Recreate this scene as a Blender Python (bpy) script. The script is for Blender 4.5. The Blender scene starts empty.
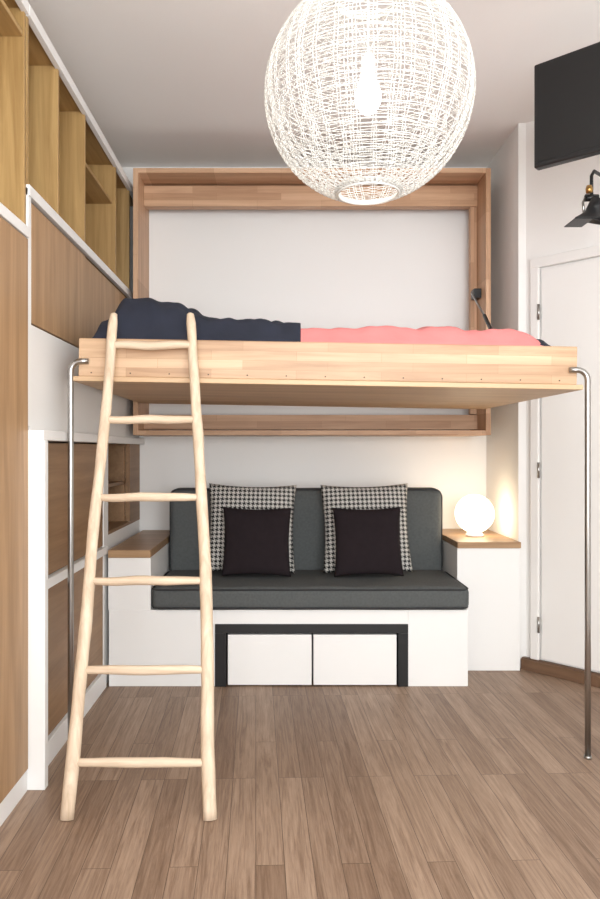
import bpy, bmesh, math, random
from mathutils import Vector, Matrix, noise
random.seed(4)
S=bpy.context.scene
COL=S.collection
try:
    S.view_settings.view_transform='Standard'
except Exception as e: print(e)

# ---------------------------------------------------------------- materials
def srgb(r,g,b):
    def f(c):
        c/=255.0
        return c/12.92 if c<=0.04045 else ((c+0.055)/1.055)**2.4
    return (f(r),f(g),f(b),1)
def newmat(name):
    m=bpy.data.materials.new(name); m.use_nodes=True
    nt=m.node_tree; b=nt.nodes['Principled BSDF']
    return m,nt,b
def N(nt,t,**kw):
    n=nt.nodes.new(t)
    for k,v in kw.items(): setattr(n,k,v)
    return n
def plain(name,col,rough=0.6,metal=0,bump=0,bscale=40,var=0.0):
    m,nt,b=newmat(name)
    b.inputs['Base Color'].default_value=col
    b.inputs['Roughness'].default_value=rough
    b.inputs['Metallic'].default_value=metal
    tc=N(nt,'ShaderNodeTexCoord'); no=N(nt,'ShaderNodeTexNoise')
    no.inputs['Scale'].default_value=bscale; no.inputs['Detail'].default_value=4
    nt.links.new(tc.outputs['Object'],no.inputs['Vector'])
    if bump:
        bp=N(nt,'ShaderNodeBump'); bp.inputs['Strength'].default_value=bump; bp.inputs['Distance'].default_value=0.004
        nt.links.new(no.outputs['Fac'],bp.inputs['Height']); nt.links.new(bp.outputs['Normal'],b.inputs['Normal'])
    if var:
        no2=N(nt,'ShaderNodeTexNoise'); no2.inputs['Scale'].default_value=bscale*0.15
        nt.links.new(tc.outputs['Object'],no2.inputs['Vector'])
        r=N(nt,'ShaderNodeValToRGB')
        r.color_ramp.elements[0].position=.3; r.color_ramp.elements[1].position=.7
        r.color_ramp.elements[0].color=tuple(c*(1-var) for c in col[:3])+(1,)
        r.color_ramp.elements[1].color=tuple(min(1,c*(1+var)) for c in col[:3])+(1,)
        nt.links.new(no2.outputs['Fac'],r.inputs['Fac']); nt.links.new(r.outputs['Color'],b.inputs['Base Color'])
    return m
def wood(name,c1,c2,axis='Z',scale=1.0,rough=0.45,blocks=None,contrast=1.0):
    m,nt,b=newmat(name)
    tc=N(nt,'ShaderNodeTexCoord'); mp=N(nt,'ShaderNodeMapping')
    s=[22*scale]*3; s['XYZ'.index(axis)]=1.3*scale
    mp.inputs['Scale'].default_value=s
    nt.links.new(tc.outputs['Object'],mp.inputs['Vector'])
    n1=N(nt,'ShaderNodeTexNoise'); n1.inputs['Scale'].default_value=1; n1.inputs['Detail'].default_value=6
    n1.inputs['Roughness'].default_value=.62; n1.inputs['Distortion'].default_value=.6
    nt.links.new(mp.outputs['Vector'],n1.inputs['Vector'])
    r=N(nt,'ShaderNodeValToRGB')
    r.color_ramp.elements[0].position=.32; r.color_ramp.elements[1].position=.68
    r.color_ramp.elements[0].color=c1; r.color_ramp.elements[1].color=c2
    nt.links.new(n1.outputs['Fac'],r.inputs['Fac'])
    out=r.outputs['Color']
    if blocks:
        bw,bh,ax=blocks
        sp=N(nt,'ShaderNodeSeparateXYZ'); cb=N(nt,'ShaderNodeCombineXYZ')
        nt.links.new(tc.outputs['Object'],sp.inputs[0])
        o={'XZ':('X','Z'),'ZX':('Z','X'),'YZ':('Y','Z'),'ZY':('Z','Y')}[ax]
        nt.links.new(sp.outputs[o[0]],cb.inputs[0]); nt.links.new(sp.outputs[o[1]],cb.inputs[1])
        bk=N(nt,'ShaderNodeTexBrick')
        bk.inputs['Scale'].default_value=1; bk.inputs['Brick Width'].default_value=bw; bk.inputs['Row Height'].default_value=bh
        bk.inputs['Mortar Size'].default_value=.0006
        bk.inputs['Color1'].default_value=(.74,.68,.62,1); bk.inputs['Color2'].default_value=(1,1,1,1)
        bk.inputs['Mortar'].default_value=(.6,.5,.4,1); bk.offset=.37; bk.offset_frequency=2
        nt.links.new(cb.outputs[0],bk.inputs['Vector'])
        mx=N(nt,'ShaderNodeMix',data_type='RGBA',blend_type='MULTIPLY'); mx.inputs[0].default_value=.95
        nt.links.new(out,mx.inputs[6]); nt.links.new(bk.outputs['Color'],mx.inputs[7]); out=mx.outputs[2]
    nt.links.new(out,b.inputs['Base Color'])
    b.inputs['Roughness'].default_value=rough
    bp=N(nt,'ShaderNodeBump'); bp.inputs['Strength'].default_value=.15; bp.inputs['Distance'].default_value=.002
    nt.links.new(n1.outputs['Fac'],bp.inputs['Height']); nt.links.new(bp.outputs['Normal'],b.inputs['Normal'])
    return m
def emis(name,col,st):
    m,nt,b=newmat(name)
    b.inputs['Base Color'].default_value=col
    b.inputs['Emission Color'].default_value=col; b.inputs['Emission Strength'].default_value=st
    return m

M={}
M['wall']=plain('wall_paint',srgb(240,238,235),.85,bump=.05,bscale=120)
M['ceil']=plain('ceiling_paint',srgb(248,246,243),.9,bump=.04,bscale=90)
M['white']=plain('white_lacquer',srgb(238,237,235),.45,bump=.02,bscale=60)
M['doorw']=plain('door_paint',srgb(238,236,233),.35,bump=.02,bscale=50)
M['black']=plain('black_lacquer',srgb(12,12,14),.45,bump=.02)
M['blackpl']=plain('black_plastic',srgb(16,16,18),.4,bump=.02)
M['gap']=plain('shadow_gap_board',srgb(60,52,46),.8)
M['chrome']=plain('brushed_steel',srgb(170,168,165),.28,metal=1,bump=.03,bscale=200)
M['brass']=plain('brass',srgb(190,150,90),.35,metal=1)
M['oakZ']=wood('oak_veneer_upright',srgb(154,120,84),srgb(184,148,110),'Z',.8,.5)
M['oakY']=wood('oak_veneer_level',srgb(132,100,70),srgb(162,128,94),'Y',.9,.5)
M['ply']=wood('yellow_ply',srgb(148,114,66),srgb(192,158,104),'Z',.8,.5)
M['plyY']=wood('yellow_ply_level',srgb(148,114,66),srgb(186,152,100),'Y',.8,.5)
M['niche']=wood('brown_ply',srgb(124,92,62),srgb(152,118,84),'Y',.8,.5)
M['beechX']=wood('beech_level',srgb(190,150,118),srgb(220,182,148),'X',1,.5,blocks=(.42,.045,'XZ'))
M['beechZ']=wood('beech_upright',srgb(190,150,118),srgb(220,182,148),'Z',1,.5,blocks=(.42,.045,'ZX'))
M['pine']=wood('pine_block_board',srgb(186,150,118),srgb(220,188,154),'X',1.1,.45,blocks=(.36,.04,'XZ'))
M['pineY']=wood('pine_side_board',srgb(186,150,118),srgb(220,188,154),'Y',1.1,.45,blocks=(.36,.04,'YZ'))
M['under']=wood('bed_base_ply',srgb(186,152,116),srgb(212,180,144),'X',.7,.5)
M['ladder']=wood('peeled_pole_wood',srgb(194,170,144),srgb(228,208,184),'Z',1.6,.6)
M['rung']=wood('rung_wood',srgb(194,170,144),srgb(228,208,184),'X',1.6,.6)
M['top']=wood('oak_table_top',srgb(146,112,80),srgb(176,142,106),'X',.9,.4)
M['thresh']=wood('brown_skirting',srgb(90,66,50),srgb(120,92,70),'X',1,.45)
M['sofa']=plain('grey_upholstery',srgb(84,87,87),.9,bump=.35,bscale=500,var=.10)
M['pipe']=plain('dark_piping',srgb(44,45,47),.8,bump=.1,bscale=300)
M['navy']=plain('navy_bedding',srgb(34,38,52),.9,bump=.3,bscale=60,var=.2)
M['pink']=plain('coral_bedding',srgb(222,134,132),.9,bump=.2,bscale=60,var=.06)
M['sheet']=plain('mattress_cloth',srgb(200,196,190),.9,bump=.2)
M['velvet']=plain('black_brown_cloth',srgb(36,29,32),.95,bump=.1,bscale=200,var=.08)
M['velvet'].node_tree.nodes['Principled BSDF'].inputs['Specular IOR Level'].default_value=.2
M['screen']=plain('tv_screen',srgb(8,8,10),.35)

# floor
m,nt,b=newmat('wood_plank_floor'); M['floor']=m
tc=N(nt,'ShaderNodeTexCoord'); mp=N(nt,'ShaderNodeMapping')
mp.inputs['Rotation'].default_value=(0,0,math.radians(88))
nt.links.new(tc.outputs['Object'],mp.inputs['Vector'])
bk=N(nt,'ShaderNodeTexBrick'); bk.offset=.37; bk.offset_frequency=3
for k,v in (('Scale',1),('Brick Width',.95),('Row Height',.09),('Mortar Size',.0011),('Mortar Smooth',.3),('Bias',0)): bk.inputs[k].default_value=v
bk.inputs['Color1'].default_value=srgb(144,119,99); bk.inputs['Color2'].default_value=srgb(172,147,126); bk.inputs['Mortar'].default_value=srgb(92,75,62)
nt.links.new(mp.outputs[0],bk.inputs['Vector'])
def grain(sx,sy,p0,p1,c0,dist):
    mp2=N(nt,'ShaderNodeMapping'); mp2.inputs['Scale'].default_value=(sx,sy,1)
    nt.links.new(mp.outputs[0],mp2.inputs['Vector'])
    ad=N(nt,'ShaderNodeVectorMath',operation='MULTIPLY_ADD')
    nt.links.new(bk.outputs['Color'],ad.inputs[0]); ad.inputs[1].default_value=(37,53,0); nt.links.new(mp2.outputs[0],ad.inputs[2])
    ng=N(nt,'ShaderNodeTexNoise'); ng.inputs['Scale'].default_value=1; ng.inputs['Detail'].default_value=8; ng.inputs['Roughness'].default_value=.7; ng.inputs['Distortion'].default_value=dist
    nt.links.new(ad.outputs[0],ng.inputs['Vector'])
    rg=N(nt,'ShaderNodeValToRGB'); rg.color_ramp.elements[0].position=p0; rg.color_ramp.elements[1].position=p1
    rg.color_ramp.elements[0].color=c0; rg.color_ramp.elements[1].color=(1,1,1,1)
    nt.links.new(ng.outputs['Fac'],rg.inputs['Fac']); return ng,rg
ng,rg=grain(2.0,42,.34,.58,(.52,.46,.42,1),1.2)
ng2,rg2=grain(7,150,.38,.6,(.76,.72,.69,1),.4)
mx=N(nt,'ShaderNodeMix',data_type='RGBA',blend_type='MULTIPLY'); mx.inputs[0].default_value=.85
nt.links.new(bk.outputs['Color'],mx.inputs[6]); nt.links.new(rg.outputs['Color'],mx.inputs[7])
mxb=N(nt,'ShaderNodeMix',data_type='RGBA',blend_type='MULTIPLY'); mxb.inputs[0].default_value=.8
nt.links.new(mx.outputs[2],mxb.inputs[6]); nt.links.new(rg2.outputs['Color'],mxb.inputs[7])
nt.links.new(mxb.outputs[2],b.inputs['Base Color'])
b.inputs['Roughness'].default_value=.5
bp=N(nt,'ShaderNodeBump'); bp.inputs['Strength'].default_value=.25; bp.inputs['Distance'].default_value=.002
nt.links.new(ng.outputs['Fac'],bp.inputs['Height']); nt.links.new(bp.outputs['Normal'],b.inputs['Normal'])

# houndstooth (woven 4x4 twill logic)
m,nt,b=newmat('houndstooth_cloth'); M['hound']=m
tc=N(nt,'ShaderNodeTexCoord'); sp=N(nt,'ShaderNodeSeparateXYZ'); nt.links.new(tc.outputs['Object'],sp.inputs[0])
def MA(op,a,bv):
    n=N(nt,'ShaderNodeMath',operation=op)
    for i,v in enumerate((a,bv)):
        if v is None: continue
        if isinstance(v,(int,float)): n.inputs[i].default_value=v
        else: nt.links.new(v,n.inputs[i])
    return n.outputs[0]
NT=300
i_=MA('FLOOR',MA('MULTIPLY',sp.outputs['X'],NT),None); j_=MA('FLOOR',MA('MULTIPLY',sp.outputs['Z'],NT),None)
warp=MA('LESS_THAN',MA('FLOORED_MODULO',i_,8),4); weft=MA('LESS_THAN',MA('FLOORED_MODULO',j_,8),4)
sel=MA('LESS_THAN',MA('FLOORED_MODULO',MA('ADD',i_,j_),4),2)
mm=N(nt,'ShaderNodeMix',data_type='FLOAT'); nt.links.new(sel,mm.inputs[0]); nt.links.new(warp,mm.inputs[2]); nt.links.new(weft,mm.inputs[3])
mc=N(nt,'ShaderNodeMix',data_type='RGBA'); nt.links.new(mm.outputs[0],mc.inputs[0])
mc.inputs[6].default_value=srgb(200,197,191); mc.inputs[7].default_value=srgb(16,15,18)
nt.links.new(mc.outputs[2],b.inputs['Base Color']); b.inputs['Roughness'].default_value=.9

# wicker
m,nt,b=newmat('white_wicker'); M['wicker']=m
b.inputs['Base Color'].default_value=srgb(236,235,231); b.inputs['Roughness'].default_value=.6
tr=N(nt,'ShaderNodeBsdfTranslucent'); tr.inputs['Color'].default_value=srgb(245,242,237)
ms=N(nt,'ShaderNodeMixShader'); ms.inputs[0].default_value=.2
nt.links.new(b.outputs[0],ms.inputs[1]); nt.links.new(tr.outputs[0],ms.inputs[2])
nt.links.new(ms.outputs[0],nt.nodes['Material Output'].inputs['Surface'])
M['bulb']=emis('glowing_bulb',(1,.95,.87,1),42)
M['globe']=emis('glowing_opal_glass',(1,.84,.60,1),6)

# ---------------------------------------------------------------- helpers
def link(name,me,mats,parent=None,smooth=False):
    ob=bpy.data.objects.new(name,me); COL.objects.link(ob)
    for mt in (mats if isinstance(mats,(list,tuple)) else [mats]): me.materials.append(mt)
    if smooth:
        for p in me.polygons: p.use_smooth=True
    if parent: ob.parent=parent
    return ob
def empty(name,loc=(0,0,0),rot=(0,0,0)):
    e=bpy.data.objects.new(name,None); COL.objects.link(e); e.empty_display_size=.1
    e.location=loc; e.rotation_euler=rot; return e
def box(name,x0,x1,y0,y1,z0,z1,mat,parent=None,bevel=.002,seg=2):
    bm=bmesh.new()
    bmesh.ops.create_cube(bm,size=1)
    for v in bm.verts:
        v.co=Vector(((x0+x1)/2+v.co.x*(x1-x0),(y0+y1)/2+v.co.y*(y1-y0),(z0+z1)/2+v.co.z*(z1-z0)))
    if bevel: bmesh.ops.bevel(bm,geom=list(bm.edges),offset=bevel,segments=seg,profile=.5,affect='EDGES')
    me=bpy.data.meshes.new(name); bm.to_mesh(me); bm.free()
    return link(name,me,mat,parent)
def tube_geo(bm,pts,r,sides=10,cyclic=False,caps=True):
    pts=[Vector(p) for p in pts]; n=len(pts)
    rr=r if isinstance(r,(list,tuple)) else [r]*n
    rings=[]; prev=None
    for i,p in enumerate(pts):
        if cyclic: t=pts[(i+1)%n]-pts[i-1]
        else: t=pts[min(i+1,n-1)]-pts[max(i-1,0)]
        t.normalize()
        if prev is None:
            u=t.orthogonal().normalized()
        else:
            u=(prev-t*prev.dot(t)).normalized()
        prev=u; w=t.cross(u)
        rings.append([bm.verts.new(p+(u*math.cos(a)+w*math.sin(a))*rr[i]) for a in [2*math.pi*k/sides for k in range(sides)]])
    m_=n if cyclic else n-1
    for i in range(m_):
        a=rings[i]; b2=rings[(i+1)%n]
        off=0
        if cyclic and i==n-1:
            off=min(range(sides),key=lambda o:(a[0].co-b2[o].co).length)
        for k in range(sides):
            bm.faces.new((a[k],a[(k+1)%sides],b2[(k+1+off)%sides],b2[(k+off)%sides]))
    if caps and not cyclic:
        bm.faces.new(rings[0][::-1]); bm.faces.new(rings[-1])
def tube(name,pts,r,mat,parent=None,sides=12,cyclic=False):
    bm=bmesh.new(); tube_geo(bm,pts,r,sides,cyclic)
    bmesh.ops.recalc_face_normals(bm,faces=bm.faces)
    me=bpy.data.meshes.new(name); bm.to_mesh(me); bm.free()
    return link(name,me,mat,parent,True)
def lathe(name,prof,mat,parent=None,loc=(0,0,0),seg=40):
    bm=bmesh.new(); rings=[]
    for r,z in prof:
        if r<1e-5: rings.append([bm.verts.new((0,0,z))])
        else: rings.append([bm.verts.new((r*math.cos(2*math.pi*k/seg),r*math.sin(2*math.pi*k/seg),z)) for k in range(seg)])
    for a,b2 in zip(rings,rings[1:]):
        for k in range(seg):
            k2=(k+1)%seg
            f=[a[k%len(a)],a[k2%len(a)],b2[k2%len(b2)],b2[k%len(b2)]]
            g=[]
            for v in f:
                if v not in g: g.append(v)
            if len(g)>2: bm.faces.new(g)
    bmesh.ops.recalc_face_normals(bm,faces=bm.faces)
    me=bpy.data.meshes.new(name); bm.to_mesh(me); bm.free()
    ob=link(name,me,mat,parent,True); ob.location=loc; return ob
def cushion(name,x0,x1,y0,y1,z0,z1,mat,parent,axis=2,bulge=.12,bev=.03,rnd=.004):
    bm=bmesh.new()
    n=22; h=Vector(((x1-x0)/2,(y1-y0)/2,(z1-z0)/2)); c=Vector(((x0+x1)/2,(y0+y1)/2,(z0+z1)/2))
    cache={}
    def vert(p):
        k=tuple(round(q,5) for q in p)
        if k in cache: return cache[k]
        q=Vector([math.sin(p[a]*math.pi/2)*h[a] for a in range(3)])
        inner=Vector([max(-(h[a]-bev),min(h[a]-bev,q[a])) for a in range(3)])
        d=q-inner
        if d.length>1e-7: q=inner+d.normalized()*min(bev,max(abs(d.x),abs(d.y),abs(d.z)))
        o=[a for a in range(3) if a!=axis]
        f=(1-(q[o[0]]/h[o[0]])**4)*(1-(q[o[1]]/h[o[1]])**4)
        q[axis]*=1+bulge*f
        q+=Vector(noise.noise_vector((c+q)*5))*rnd
        v=bm.verts.new(c+q); cache[k]=v; return v
    for ax in range(3):
        o=[a for a in range(3) if a!=ax]
        for s in(-1,1):
            for i in range(n):
                for j in range(n):
                    quad=[]
                    for di,dj in((0,0),(1,0),(1,1),(0,1)):
                        p=[0,0,0]; p[ax]=s; p[o[0]]=-1+2*(i+di)/n; p[o[1]]=-1+2*(j+dj)/n
                        quad.append(vert(p))
                    try: bm.faces.new(quad)
                    except ValueError: pass
    bmesh.ops.recalc_face_normals(bm,faces=bm.faces)
    me=bpy.data.meshes.new(name); bm.to_mesh(me); bm.free()
    return link(name,me,mat,parent,True)
def rrect(x0,x1,y0,y1,r,n=6):
    pts=[]
    for cx,cy,a0 in((x1-r,y1-r,0),(x0+r,y1-r,90),(x0+r,y0+r,180),(x1-r,y0+r,270)):
        for k in range(n+1):
            a=math.radians(a0+90*k/n); pts.append((cx+r*math.cos(a),cy+r*math.sin(a)))
    return pts

CH=3.24; YB=4.95; CX,CY=1.45,4.29
# ---------------------------------------------------------------- room shell
box('floor',-1.5,2.85,-1.8,5.1,-.1,0,M['floor'],bevel=0)
box('ceiling',-1.5,2.85,-1.8,5.1,CH,CH+.1,M['ceil'],bevel=0)
box('wall_back',-1.5,1.6,YB,YB+.12,0,CH,M['wall'],bevel=0)
box('wall_left',-1.5,-1.36,-1.8,YB,0,CH,M['wall'],bevel=0)
box('wall_right',1.412,CX+.1,CY-.008,YB,0,CH,M['wall'],bevel=0)
box('wall_side',2.6,2.72,-1.8,3.2,0,CH,M['wall'],bevel=0)
w=box('wall_door',0,1.72,0,.1,0,CH,M['wall'],bevel=0)
ROT=math.atan2(-.7315,.682)
w.location=(CX,CY,0); w.rotation_euler=(0,0,ROT)
# front wall with an opening added for the fill light (behind the camera)
wf=empty('wall_front')
box('pier_left',-1.36,-.75,-1.8,-1.68,0,CH,M['wall'],wf,0)
box('pier_right',2.05,2.6,-1.8,-1.68,0,CH,M['wall'],wf,0)
box('sill_part',-.75,2.05,-1.8,-1.68,0,.7,M['wall'],wf,0)
box('lintel_part',-.75,2.05,-1.8,-1.68,2.9,CH,M['wall'],wf,0)
wn=empty('added_window_1')  # unseen window frame, added to go with the fill light
for i,(a,b_) in enumerate(((-.75,-.69),(.62,.68),(1.99,2.05))):
    box('stile_%d'%i,a,b_,-1.79,-1.75,.7,2.9,M['doorw'],wn)
box('rail_bottom',-.75,2.05,-1.79,-1.75,.7,.76,M['doorw'],wn); box('rail_top',-.75,2.05,-1.79,-1.75,2.84,2.9,M['doorw'],wn)

# ---------------------------------------------------------------- door
d=empty('door_1',(CX,CY,0),(0,0,ROT))
box('frame_left',.05,.105,-.03,0,.07,2.42,M['doorw'],d,.006)
box('frame_right',.93,.985,-.03,0,.07,2.42,M['doorw'],d,.006)
box('frame_top',.05,.985,-.032,0,2.36,2.42,M['doorw'],d,.006)
box('slab',.114,.921,-.016,0,.078,2.350,M['doorw'],d,.004)
for i,z in enumerate((.28,1.18,2.1)):
    tube('hinge_%d'%i,[(.108,-.034,z-.045),(.108,-.034,z+.045)],.008,M['chrome'],d)
tube('handle',[(.85,-.018,1.02),(.85,-.07,1.02),(.74,-.07,1.02)],.009,M['chrome'],d)
bb=box('baseboard_door',.0,1.7,-.045,-.033,0,.066,M['thresh'],None,.004)
bb.location=(CX,CY,0); bb.rotation_euler=(0,0,ROT)
bs=box('trim_1',.0,1.7,-.033,0,0,.07,M['thresh'],None,.002)
bs.location=(CX,CY,0); bs.rotation_euler=(0,0,ROT)

# ---------------------------------------------------------------- tall cupboard (left, near)
XF=-.97; XB=-1.355
t=empty('tall_cupboard')
Y0,Y1=1.5,2.74
box('back',XB,XB+.015,Y0,Y1,0,3.0,M['ply'],t)
box('side_near',XB,XF,Y0,Y0+.02,0,3.0,M['ply'],t)
box('side_far',XB,XF,Y1-.02,Y1,2.13,2.97,M['ply'],t)
box('side_far_low',XB,XF,Y1-.02,Y1,0,2.11,M['white'],t)
box('divider',XB,XF,2.1,2.12,2.13,2.96,M['ply'],t)
box('shelf',XB,XF-.005,Y0,Y1-.02,2.86,2.88,M['plyY'],t)
box('strip',XF-.37,XF+.012,Y0,Y1+.005,2.105,2.145,M['white'],t)
box('board_top',XB,XF-.012,Y0,Y1,2.97,3.0,M['plyY'],t)
box('strip_top',XF-.012,XF+.012,Y0,Y1,2.955,3.0,M['white'],t)
for i,(a,b_) in enumerate(((1.5,2.108),(2.112,2.74))):
    box('leaf_%d'%i,XF-.02,XF+.008,a,b_,.085,2.10,M['oakZ'],t)
box('plinth',XF-.03,XF+.004,Y0,Y1,0,.08,M['white'],t)

# ---------------------------------------------------------------- storage wall unit (left, far)
u=empty('storage_cabinet')
Y0,Y1=2.745,4.945
box('back',XB,XB+.015,Y0,Y1,0,3.0,M['ply'],u)
box('end_board',XB,XF+.006,Y0,Y0+.035,1.39,2.30,M['white'],u)
box('board_top',XB,XF-.012,Y0,Y1,2.97,3.0,M['plyY'],u)
box('strip_top',XF-.012,XF+.012,Y0,Y1,2.955,3.0,M['white'],u)
box('strip_shelf',XF-.012,XF+.012,Y0,Y1,2.27,2.312,M['white'],u)
box('board_shelf',XB,XF-.012,Y0,Y1,2.27,2.31,M['plyY'],u)
for i,(y,tk) in enumerate(((2.75,.02),(3.13,.02),(3.555,.02),(4.22,.02),(4.6,.02))):
    box('divider_%d'%i,XB+.015,XF,y,y+tk,2.31,2.97,M['ply'],u)
box('cubby_shelf',XB+.015,XF-.02,3.575,4.22,2.74,2.758,M['plyY'],u)
box('runner',XF-.05,XF-.022,2.78,Y1,1.77,2.27,M['gap'],u)
box('sliding_panel_near',XF-.02,XF+.004,2.79,3.56,1.79,2.255,M['oakZ'],u)
box('sliding_panel_far',XF-.022,XF-.004,3.565,4.62,1.79,2.255,M['oakZ'],u)
box('panel_end',XF-.022,XF,4.625,Y1,1.77,2.27,M['white'],u)
box('white_band',XF-.03,XF,2.78,Y1,1.375,1.785,M['white'],u)
box('ledge',XB,-.905,2.745,3.96,1.335,1.375,M['white'],u,.003)
box('ledge_far',XB,-.935,3.96,Y1,1.335,1.375,M['white'],u,.003)
box('post',-1.0,-.900,2.745,2.785,0,1.335,M['white'],u,.003)
box('upper_leaf',XF-.02,XF,2.86,3.92,.775,1.328,M['oakY'],u)
box('lower_leaf',XF-.02,XF,2.86,3.92,.105,.725,M['oakY'],u)
box('mid_strip',XF-.03,XF+.02,2.785,3.955,.73,.77,M['white'],u)
box('stile_near',XF-.03,XF+.002,2.785,2.855,.0,1.335,M['white'],u)
box('stile_far',XF-.03,XF+.003,3.925,4.03,.0,1.335,M['white'],u)
box('plinth',XF-.03,XF+.015,2.785,3.94,0,.10,M['white'],u)
box('niche_back',XB+.02,XB+.04,4.03,Y1,.84,1.335,M['niche'],u)
box('niche_floor',XB+.02,XF,4.03,Y1,.82,.84,M['niche'],u)
box('niche_shelf',XB+.04,XF-.03,4.03,Y1,1.08,1.10,M['niche'],u)
box('niche_side',XB+.04,XF-.001,4.035,4.05,.84,1.335,M['niche'],u)
box('niche_front_far',XF-.03,XF,4.62,Y1,.84,1.335,M['niche'],u)
box('niche_end',XB+.04,XF-.03,4.60,4.618,.84,1.335,M['niche'],u)
box('niche_under',XF-.03,XF,4.03,Y1,0,.82,M['white'],u)

# ---------------------------------------------------------------- wall cabinet (fold-down bed box)
c=empty('murphy_bed_cabinet')
x0,x1=-.925,1.3125
box('side_left',x0,x0+.032,4.5,4.94,1.39,3.06,M['beechZ'],c)
box('side_right',x1-.032,x1,4.5,4.94,1.39,3.06,M['beechZ'],c)
box('board_top',x0+.032,x1-.032,4.5,4.94,3.03,3.06,M['beechX'],c)
box('board_bottom',x0+.032,x1-.032,4.5,4.94,1.39,1.42,M['beechX'],c)
box('beam_top',x0+.032,x1-.032,4.69,4.76,2.885,3.02,M['beechX'],c)
box('beam_bottom',x0+.032,x1-.032,4.69,4.76,1.43,1.525,M['beechX'],c)
box('beam_right',x1-.075,x1-.033,4.70,4.75,1.53,2.884,M['beechZ'],c)
box('back_panel',x0+.032,x1-.032,4.87,4.94,1.42,3.03,M['white'],c)
tube('gas_strut',[(1.225,4.62,2.30),(1.215,4.3,2.10)],.007,M['chrome'],c)
tube('strut_cylinder',[(1.215,4.3,2.10),(1.20,3.96,1.86)],.011,M['blackpl'],c)
box('strut_plate',1.235,1.28,4.60,4.68,2.27,2.33,M['blackpl'],c)

# ---------------------------------------------------------------- loft bed
B=empty('loft_bed',(.197,3.045,1.592),(0,.0172,0))
HX=1.055; D=1.46
box('base_plate',-HX-.02,HX+.02,-.018,D,-.022,-.001,M['under'],B,.003)
box('board_front',-HX,HX,0,.03,0,.162,M['pine'],B,.004)
box('board_back',-HX,HX,D-.03,D,0,.162,M['pine'],B,.004)
box('board_left',-HX,-HX+.03,.031,D-.031,0,.162,M['pineY'],B,.004)
box('board_right',HX-.03,HX,.031,D-.031,0,.162,M['pineY'],B,.004)
box('mattress',-HX+.035,HX-.035,.035,D-.035,.002,.158,M['sheet'],B,.02,3)
for i in range(13):
    tube('screw_%d'%i,[(-1.0+i*.165,-.0015,.016),(-1.0+i*.165,.004,.016)],.003,M['gap'],B,8)
def bedding(name,xa,xb,fn,mat,nx,ny,z0=.12):
    bm=bmesh.new(); g=[]
    ya,yb=.04,D-.05
    for j in range(ny+1):
        row=[]
        for i in range(nx+1):
            x=xa+(xb-xa)*i/nx; y=ya+(yb-ya)*j/ny
            row.append(bm.verts.new((x,y,fn(x,y))))
        g.append(row)
    for j in range(ny):
        for i in range(nx): bm.faces.new((g[j][i],g[j][i+1],g[j+1][i+1],g[j+1][i]))
    border=g[0]+[r[-1] for r in g[1:]]+g[-1][-2::-1]+[r[0] for r in g[-2:0:-1]]
    low=[bm.verts.new((v.co.x,v.co.y,z0)) for v in border]
    n=len(border)
    for k in range(n): bm.faces.new((border[k],low[k],low[(k+1)%n],border[(k+1)%n]))
    bm.faces.new(low)
    bmesh.ops.recalc_face_normals(bm,faces=bm.faces)
    me=bpy.data.meshes.new(name); bm.to_mesh(me); bm.free()
    return link(name,me,mat,B,True)
def sm(a,b_,x):
    t_=max(0,min(1,(x-a)/(b_-a))); return t_*t_*(3-2*t_)
def wr(x,y,s=1):
    return .010*s*noise.noise(Vector((x*6,y*8,1.3)))+.009*s*noise.noise(Vector((x*17+y*5,y*14,4)))+.005*s*math.sin(16*x+9*y+3*noise.noise(Vector((x*3,y*3,0))))
def f_navy(x,y):
    e=sm(-1.03,-.985,x)*sm(.03,.12,y)*sm(D-.04,D-.15,y)
    top=.262+.100*sm(-1.0,-.90,x)*(1-sm(-.70,-.38,x))*sm(.05,.20,y)
    top+=.010*sm(-.36,-.28,x)
    return .165+(top-.165+wr(x,y,2.1))*e if e>0 else .165
def f_pink(x,y):
    e=sm(.03,.12,y)*sm(D-.04,D-.15,y)
    top=.244+.006*math.sin(x*5)+.010*math.exp(-((x-.55)/.18)**2)
    return .165+(top-.165+wr(x+3,y,1.2))*e*(1-.7*sm(.84,.97,x))
def f_navy2(x,y):
    return .168+.05*sm(.03,.12,y)*(1-sm(.93,1.01,x))*sm(D-.04,D-.15,y)+wr(x,y,.3)
bedding('navy_duvet',-1.02,-.115,f_navy,M['navy'],120,80)
bedding('coral_duvet',-.135,.93,f_pink,M['pink'],120,80)
bedding('navy_sheet',.88,1.02,lambda x,y:f_navy2(x,y)-.008,M['navy'],16,40)
def leg(name,x,s):
    xt=x-s*.075
    zt=1.635 if s>0 else 1.672
    pts=[(x,3.03,.008),(x,3.03,.6),(x,3.03,1.2),(x,3.03,zt-.045)]
    for k in range(1,7):
        a=math.pi/2*k/6
        pts.append((x-s*.045*(1-math.cos(a)),3.03,zt-.045+.045*math.sin(a)))
    pts.append((xt,3.03,zt))
    o=tube(name,pts,.0125,M['chrome'],None,14)
    f=tube(name+'_foot',[(x,3.03,0),(x,3.03,.012)],.016,M['chrome'],None,16)
    for q in (o,f):
        q.parent=B; q.matrix_parent_inverse=(Matrix.Translation((.197,3.045,1.592))@Matrix.Rotation(.0172,4,'Y')).inverted()
leg('leg_right',1.291,1); leg('leg_left',-.885,-1)

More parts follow.
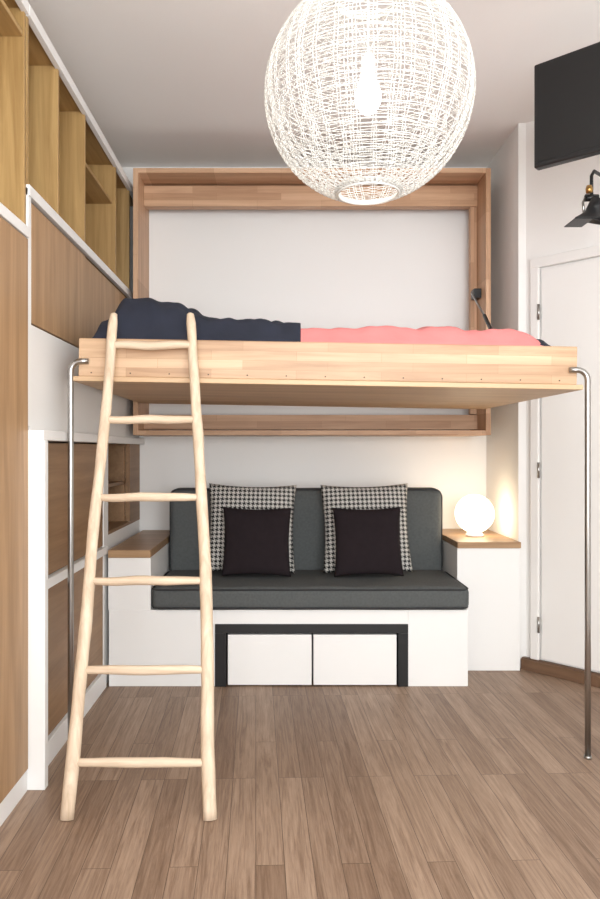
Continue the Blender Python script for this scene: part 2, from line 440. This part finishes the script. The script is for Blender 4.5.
# ---------------------------------------------------------------- ladder
L=empty('wooden_ladder')
def ly(z): return 2.53+.266*z
def rail(name,x0_,x1_,bow,zt):
    pts=[];rs=[]
    n=48
    for k in range(n+1):
        t_=k/n; z=zt*t_
        x=x0_+(x1_-x0_)*t_+bow*math.sin(math.pi*t_)+.008*noise.noise(Vector((z*2.4,x0_*9,0)))+.002*noise.noise(Vector((z*8,x0_*9,5)))
        pts.append((x,ly(z)+.004*noise.noise(Vector((z*2,3,x0_))),z))
        r=.0255-.006*t_+.0025*noise.noise(Vector((z*7,x0_*5,2)))
        if k==n: r*=.75
        rs.append(r)
    pts.append((pts[-1][0],pts[-1][1]+.001,pts[-1][2]+.006)); rs.append(rs[-1]*.5)
    return tube(name,pts,rs,M['ladder'],L,16),pts
_,pl=rail('rail_left',-.752,-.700,0,1.868)
_,pr=rail('rail_right',-.250,-.382,.018,1.868)
def xat(pts,z):
    for a,b_ in zip(pts,pts[1:]):
        if a[2]<=z<=b_[2]: return a[0]+(b_[0]-a[0])*(z-a[2])/(b_[2]-a[2])
for i,z in enumerate((.18,.486,.80,1.113,1.42,1.733)):
    a=xat(pl,z)-.004; b_=xat(pr,z)+.004
    n=12; pts=[];rs=[]
    for k in range(n+1):
        t_=k/n
        pts.append((a+(b_-a)*t_,ly(z)+.002*noise.noise(Vector((t_*4,i,0))),z+.006*noise.noise(Vector((t_*3,i*3,1)))))
        rs.append(.0135+.0045*math.sin(math.pi*t_)+.001*noise.noise(Vector((t_*8,i*2,3))))
    tube('rung_%d'%i,pts,rs,M['rung'],L,12)

# ---------------------------------------------------------------- sofa bench
s=empty('built_in_sofa')
SX0,SX1=-.712,1.026; SY=3.95
box('base_left',-.945,-.362,SY,4.94,0,.42,M['white'],s,.003)
box('base_right',.697,SX1,SY,4.94,0,.42,M['white'],s,.003)
box('base_top',-.362,.697,SY,4.94,.343,.42,M['white'],s,0)
box('frame_black_top',-.362,.697,SY-.006,SY+.04,.293,.343,M['black'],s,.002)
box('frame_black_left',-.362,-.300,SY-.006,SY+.04,0,.293,M['black'],s,.002)
box('frame_black_right',.642,.697,SY-.006,SY+.04,0,.293,M['black'],s,.002)
box('cavity_back',-.30,.642,SY+.45,SY+.47,0,.343,M['black'],s,0)
box('drawer_left',-.292,.168,SY-.002,SY+.42,.008,.284,M['white'],s,.003)
box('drawer_right',.178,.634,SY-.002,SY+.42,.008,.284,M['white'],s,.003)
YC=4.52
cushion('seat_cushion',SX0+.004,SX1+.004,SY-.03,YC+.01,.421,.548,M['sofa'],s,2,.03,.035,.004)
for z,nm in((.535,'piping_top'),(.436,'piping_low')):
    tube(nm,[(x,y,z) for x,y in rrect(SX0+.006,SX1+.001,SY-.028,YC,.05)],.0055,M['pipe'],s,6,True)
xs=[-.706,-.098,.452,1.022]
for i in range(3):
    a,b_=xs[i]+.003,xs[i+1]-.003
    cushion('back_cushion_%d'%i,a,b_,YC,YC+.20,.50,1.052,M['sofa'],s,1,.12,.045,.006)
    tube('back_piping_%d'%i,[(x,YC+.018,z) for x,z in rrect(a+.006,b_-.006,.52,1.046,.05)],.0055,M['pipe'],s,6,True)
box('back_support',-.70,1.02,YC+.23,4.94,.42,.95,M['white'],s,.003)

# side cabinets
k1=empty('side_cabinet')
box('carcass',XF+.022,SX0-.003,3.951,4.94,.4202,.705,M['white'],k1,.0005)
box('wood_top',XF+.022,SX0-.003,3.943,4.94,.706,.748,M['top'],k1,.003)
k2=empty('side_cabinet.001')
box('carcass',1.035,1.405,4.23,4.94,0,.72,M['white'],k2,.003)
box('wood_top',1.035,1.408,4.22,4.94,.721,.757,M['top'],k2,.003)

# ---------------------------------------------------------------- pillows
def pillow(name,loc,rot,seed,W,TH,mat):
    n=40; bm=bmesh.new()
    def pt(i,j,sd):
        u_=-1+2*i/n; v_=-1+2*j/n
        cx=u_*W*(1-.07*(1-v_*v_)*abs(u_)**3); cz=v_*W*(1-.07*(1-u_*u_)*abs(v_)**3)
        th=TH*((1-u_**4)*(1-v_**4))**.6
        th+=.006*noise.noise(Vector((u_*2.4,v_*2.4,seed)))*(1-u_*u_)*(1-v_*v_)
        return Vector((cx,sd*th,cz))
    F={}
    for sd in(-1,1):
        for j in range(n+1):
            for i in range(n+1):
                edge=i in(0,n) or j in(0,n)
                if edge and sd==1: F[(sd,i,j)]=F[(-1,i,j)]; continue
                F[(sd,i,j)]=bm.verts.new(pt(i,j,sd))
    for sd in(-1,1):
        for j in range(n):
            for i in range(n):
                bm.faces.new([F[(sd,i,j)],F[(sd,i+1,j)],F[(sd,i+1,j+1)],F[(sd,i,j+1)]])
    bmesh.ops.recalc_face_normals(bm,faces=bm.faces)
    me=bpy.data.meshes.new(name); bm.to_mesh(me); bm.free()
    ob=link(name,me,mat,None,True)
    ob.location=loc; ob.rotation_euler=rot
    return ob
pillow('throw_pillow',(-.178,4.36,.826),(-.22,.02,0),1,.268,.052,M['hound'])
pillow('throw_pillow.001',(.515,4.36,.826),(-.22,-.02,0),5,.268,.052,M['hound'])
pillow('dark_cushion',(-.142,4.21,.762),(-.22,.01,0),2,.202,.045,M['velvet'])
pillow('dark_cushion.001',(.508,4.21,.762),(-.22,-.01,0),7,.202,.045,M['velvet'])

# ---------------------------------------------------------------- table lamp
tl=empty('table_lamp')
lathe('base',[(0,0),(.055,0),(.058,.006),(.05,.016),(.045,.024),(.04,.034),(0,.034)],M['white'],tl,(1.215,4.52,.758))
prof=[(.04,.026)]+[(.12*math.sin(a),.14-.12*math.cos(a)) for a in [math.radians(q) for q in range(20,180,8)]]+[(0,.26)]
lathe('globe_shade',prof,M['globe'],tl,(1.215,4.52,.758))

# ---------------------------------------------------------------- pendant
P=empty('pendant_lamp')
C=Vector((.254,2.1,2.335)); R=.302
bm=bmesh.new()
def sph(lat,th,r=R): return C+Vector((r*math.cos(lat)*math.cos(th),r*math.cos(lat)*math.sin(th),r*math.sin(lat)))
LM=math.radians(73)
NR=98
for i in range(NR):
    lat=-LM+2*LM*i/(NR-1)
    amp=math.radians(random.uniform(.1,1.3))*math.cos(lat)**.5; ph=random.uniform(0,6.3); ph2=random.uniform(0,6.3)
    seg=112; pts=[]
    for k in range(seg):
        th=2*math.pi*k/seg
        l=lat+amp*math.sin(th+ph)+math.radians(.3)*math.sin(7*th+ph2)
        l=max(-LM,min(LM,l))
        pts.append(sph(l,th,R+.0015*(1 if (k//2+i)%2 else -1)))
    tube_geo(bm,pts,.0009,4,True)
NM=50
for i in range(NM):
    for o in(-.016,.016):
        th0=2*math.pi*i/NM+o
        pts=[sph(-LM+2*LM*k/36,th0+.005*math.sin(k*.9+i)+.05*math.sin(math.pi*k/36)*math.sin(i*1.7)) for k in range(37)]
        tube_geo(bm,pts,.00095,4)
for sgn in(-1,1):
    for rr,dz in((0,0),(.006,-.006),(.012,-.010)):
        pts=[C+Vector(((R*math.cos(LM)+rr*.6)*math.cos(2*math.pi*k/60),(R*math.cos(LM)+rr*.6)*math.sin(2*math.pi*k/60),sgn*(R*math.sin(LM)+dz))) for k in range(60)]
        tube_geo(bm,pts,.004,6,True)
bmesh.ops.recalc_face_normals(bm,faces=bm.faces)
me=bpy.data.meshes.new('wicker_shade'); bm.to_mesh(me); bm.free()
link('wicker_shade',me,M['wicker'],P,True)
tube('cord',[C+Vector((0,0,.12)),(C.x,C.y,CH-.03)],.004,M['white'],P,8)
lathe('ceiling_rose',[(0,0),(.012,0),(.05,.02),(.055,.035),(0,.035)],M['white'],P,(C.x,C.y,CH-.035))
lathe('bulb_socket',[(0,0),(.02,0),(.022,.05),(.012,.07),(0,.07)],M['white'],P,(C.x,C.y,C.z+.05))
lathe('bulb',[(0,-.055),(.02,-.05),(.034,-.03),(.038,-.005),(.03,.025),(.018,.048),(0,.052)],M['bulb'],P,(C.x,C.y,C.z))
for k in range(3):
    a=k*2.094
    tube('spoke_%d'%k,[C+Vector((0,0,.12)),C+Vector((R*math.cos(LM)*math.cos(a),R*math.cos(LM)*math.sin(a),R*math.sin(LM)))],.0018,M['wicker'],P,6)

# ---------------------------------------------------------------- television
T=empty('television',(1.124,3.2,2.55),(0,0,math.atan2(-.67,.742)))
box('casing',0,.80,0,.045,0,.458,M['blackpl'],T,.006,3)
box('screen_glass',.014,.786,-.0015,.002,.02,.444,M['screen'],T,.0)
box('rear_housing',.2,.6,.045,.08,.08,.36,M['blackpl'],T,.01)
box('mount_arm',.47,.53,.08,.14,.18,.26,M['blackpl'],T,.004)
tube('ceiling_pole',[(.5,.14,.16),(.5,.14,CH-2.55-.001)],.02,M['blackpl'],T,14)
# ---------------------------------------------------------------- spotlight on wall arm
q=empty('wall_spotlight',(1.475,3.42,0))
tube('wall_arm',[(0,0,2.50),(0,0,2.60),(.02,.02,2.63),(.41,.38,2.63)],.008,M['blackpl'],q)
pl_=box('wall_plate',-.05,.05,-.02,-.001,2.57,2.69,M['blackpl'],q,.004)
pl_.location=(.42,.39,0); pl_.rotation_euler=(0,0,ROT)
tube('joint',[(-.03,0,2.495),(.03,0,2.495)],.017,M['blackpl'],q)
tube('yoke',[(-.03,0,2.495),(-.045,-.01,2.47),(-.045,-.02,2.42)],.006,M['chrome'],q)
lathe('knob',[(0,-.02),(.014,-.018),(.016,0),(.012,.016),(0,.02)],M['brass'],q,(-.02,-.02,2.53))
h=lathe('lamp_head',[(.0,.075),(.03,.07),(.036,.03),(.04,.0),(.07,-.03),(.074,-.034),(.066,-.032),(.036,-.002),(0,.0)],M['blackpl'],q,(-.005,-.03,2.41))
h.rotation_euler=(.25,.25,0)
box('barn_door',-.11,.06,-.09,-.08,2.372,2.378,M['blackpl'],q,.001)
box('barn_door_side',-.115,-.03,-.09,.04,2.368,2.372,M['blackpl'],q,.001)

# ---------------------------------------------------------------- lights
def area(name,loc,rot,sx,sy,power,col):
    l=bpy.data.lights.new(name,'AREA'); l.shape='RECTANGLE'; l.size=sx; l.size_y=sy; l.energy=power; l.color=col
    o=bpy.data.objects.new(name,l); COL.objects.link(o); o.location=loc; o.rotation_euler=rot; return o
area('rear_fill',(.65,-1.42,1.72),(math.radians(116),0,0),2.6,1.9,205,(.965,.985,1))  # added fill light behind the camera, tilted up to brighten the ceiling
W=bpy.data.worlds.new('sky'); S.world=W; W.use_nodes=True
W.node_tree.nodes['Background'].inputs[0].default_value=(.8,.9,1,1); W.node_tree.nodes['Background'].inputs[1].default_value=1.0

# ---------------------------------------------------------------- camera
cam=bpy.data.cameras.new('camera'); co=bpy.data.objects.new('camera',cam); COL.objects.link(co)
cam.sensor_fit='VERTICAL'; cam.sensor_height=36; cam.lens=36*720/899
cam.shift_x=19/899
co.location=(0,0,1.3); co.rotation_euler=(math.radians(90),0,0)
cam.clip_start=.05
S.camera=co
